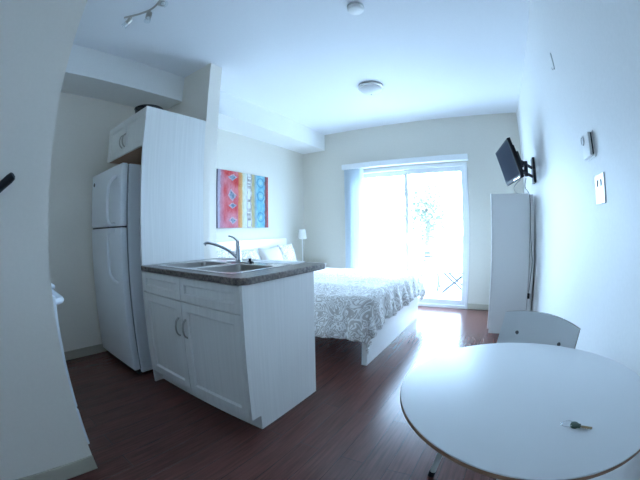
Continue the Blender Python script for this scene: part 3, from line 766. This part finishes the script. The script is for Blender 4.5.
for a in (35, 125, 215, 305):
    ca_, sa_ = math.cos(math.radians(a)), math.sin(math.radians(a))
    obj('foot', tube([(TX+ca_*.035, TY+sa_*.035, .06), (TX+ca_*.15, TY+sa_*.15, .035), (TX+ca_*.25, TY+sa_*.25, .018)], [.02, .018, .016], 12), M['tube'], t, smooth=True)

t = thing('dining_chair', 'pale grey plywood chair with metal legs tucked behind the round table', 'chair', (.099, 1.244, 0), math.radians(-39))
# local frame: +y is the back
def backrest():
    b = bmesh.new(); n = 24; F, Bk = [], []
    for i in range(n+1):
        u = -1+2*i/n; x = u*.195; cy_ = .205-.028*(1-u*u)*-1-.028   # bowed slightly backwards in the middle
        zt = .770+.022*(1-u*u); zb = .59+.012*u*u
        colF, colB = [], []
        for j in range(9):
            v = j/8; z = zb+(zt-zb)*v; xx = x; yy = cy_+(z-.77)*.34
            colF.append(b.verts.new((xx, yy, z))); colB.append(b.verts.new((xx, yy+.011, z)))
        F.append(colF); Bk.append(colB)
    for i in range(n):
        for j in range(8):
            b.faces.new((F[i][j], F[i+1][j], F[i+1][j+1], F[i][j+1])); b.faces.new((Bk[i][j], Bk[i][j+1], Bk[i+1][j+1], Bk[i+1][j]))
        for A_ in (0, 8):
            f = b.faces.new((F[i][A_], F[i+1][A_], Bk[i+1][A_], Bk[i][A_])); f.material_index = 1
    for i in (0, n):
        for j in range(8):
            f = b.faces.new((F[i][j], F[i][j+1], Bk[i][j+1], Bk[i][j])); f.material_index = 1
    return b
bkr = obj('backrest', backrest(), [M['chair'], M['chair_edge']], t, smooth=True, local=True)
for s in (-1, 1):
    b = lathe([(0, -.004), (.009, -.004), (.0085, .002), (0, .004)], (0, 0, 0), 16)
    xform(b, Matrix.Translation((s*.113, .1692, .692)) @ Matrix.Rotation(PI/2, 4, 'X'))
    obj('screw', b, M['screw'], bkr, smooth=True, local=True)
seat_poly = rc(.15, -.13, .05, -PI/2, 0, 6)+rc(.14, .13, .04, 0, PI/2, 6)+rc(-.14, .13, .04, PI/2, PI, 6)+rc(-.15, -.13, .05, PI, 1.5*PI, 6)
obj('seat', prism(seat_poly, .44, .452, .003), M['chair'], t, local=True)
obj('seat_frame', prism([(-.15, -.12), (.15, -.12), (.15, .13), (-.15, .13)], .418, .4395), M['tube'], t, local=True)
for s in (-1, 1):
    lg = obj('leg', tube([(s*.152, -.115, .43), (s*.17, -.14, .25), (s*.19, -.172, .02)], .0145, 12), M['tube'], t, smooth=True, local=True)
    obj('foot_cap', tube([(s*.1885, -.170, .03), (s*.1915, -.174, .001)], .017, 12), M['black'], lg, smooth=True, local=True)
    pts = smooth_curve([(s*.165, .235, .02), (s*.158, .17, .25), (s*.152, .148, .43), (s*.130, .150, .56), (s*.113, .1800, .63), (s*.113, .2100, .72)], 30)
    lg = obj('leg', tube(pts, .0115, 12), M['tube'], t, smooth=True, local=True)
    obj('foot_cap', tube([(s*.1648, .233, .03), (s*.1655, .237, .001)], .0155, 12), M['black'], lg, smooth=True, local=True)

t = thing('door_key', 'brass key with a green cap and wire ring lying on the white round table', 'key', (.235, .663, TZ))
kx, ky, kz = .232, .662, TZ+.0045
ka = math.radians(-17)
KM = Matrix.Translation((kx, ky, kz)) @ Matrix.Rotation(ka, 4, 'Z')
b = prism(rc(0, 0, .0105, .5, 2*PI-.5, 18)+[(.016, -.004), (.016, .004)], -.0035, .0045, .0015); xform(b, KM)
obj('key_cap', b, M['keygreen'], t, smooth=True)
b = box(.0162, .046, -.0035, .0035, -.0012, .0012, .0006, 1)
for k in range(4): add_box(b, .022+k*.006, .025+k*.006, -.0052, -.0036, -.0010, .0010)
xform(b, KM); obj('key_blade', b, M['brass'], t)
b = bmesh.new(); rr = .014
add_tube(b, [(-.018+rr*math.cos(a), rr*math.sin(a)*.95, .001+.0025*math.cos(a)) for a in [2*PI*k/32 for k in range(33)]], .0009, 8, cap=False); xform(b, KM)
obj('key_ring', b, M['steel'], t, smooth=True)
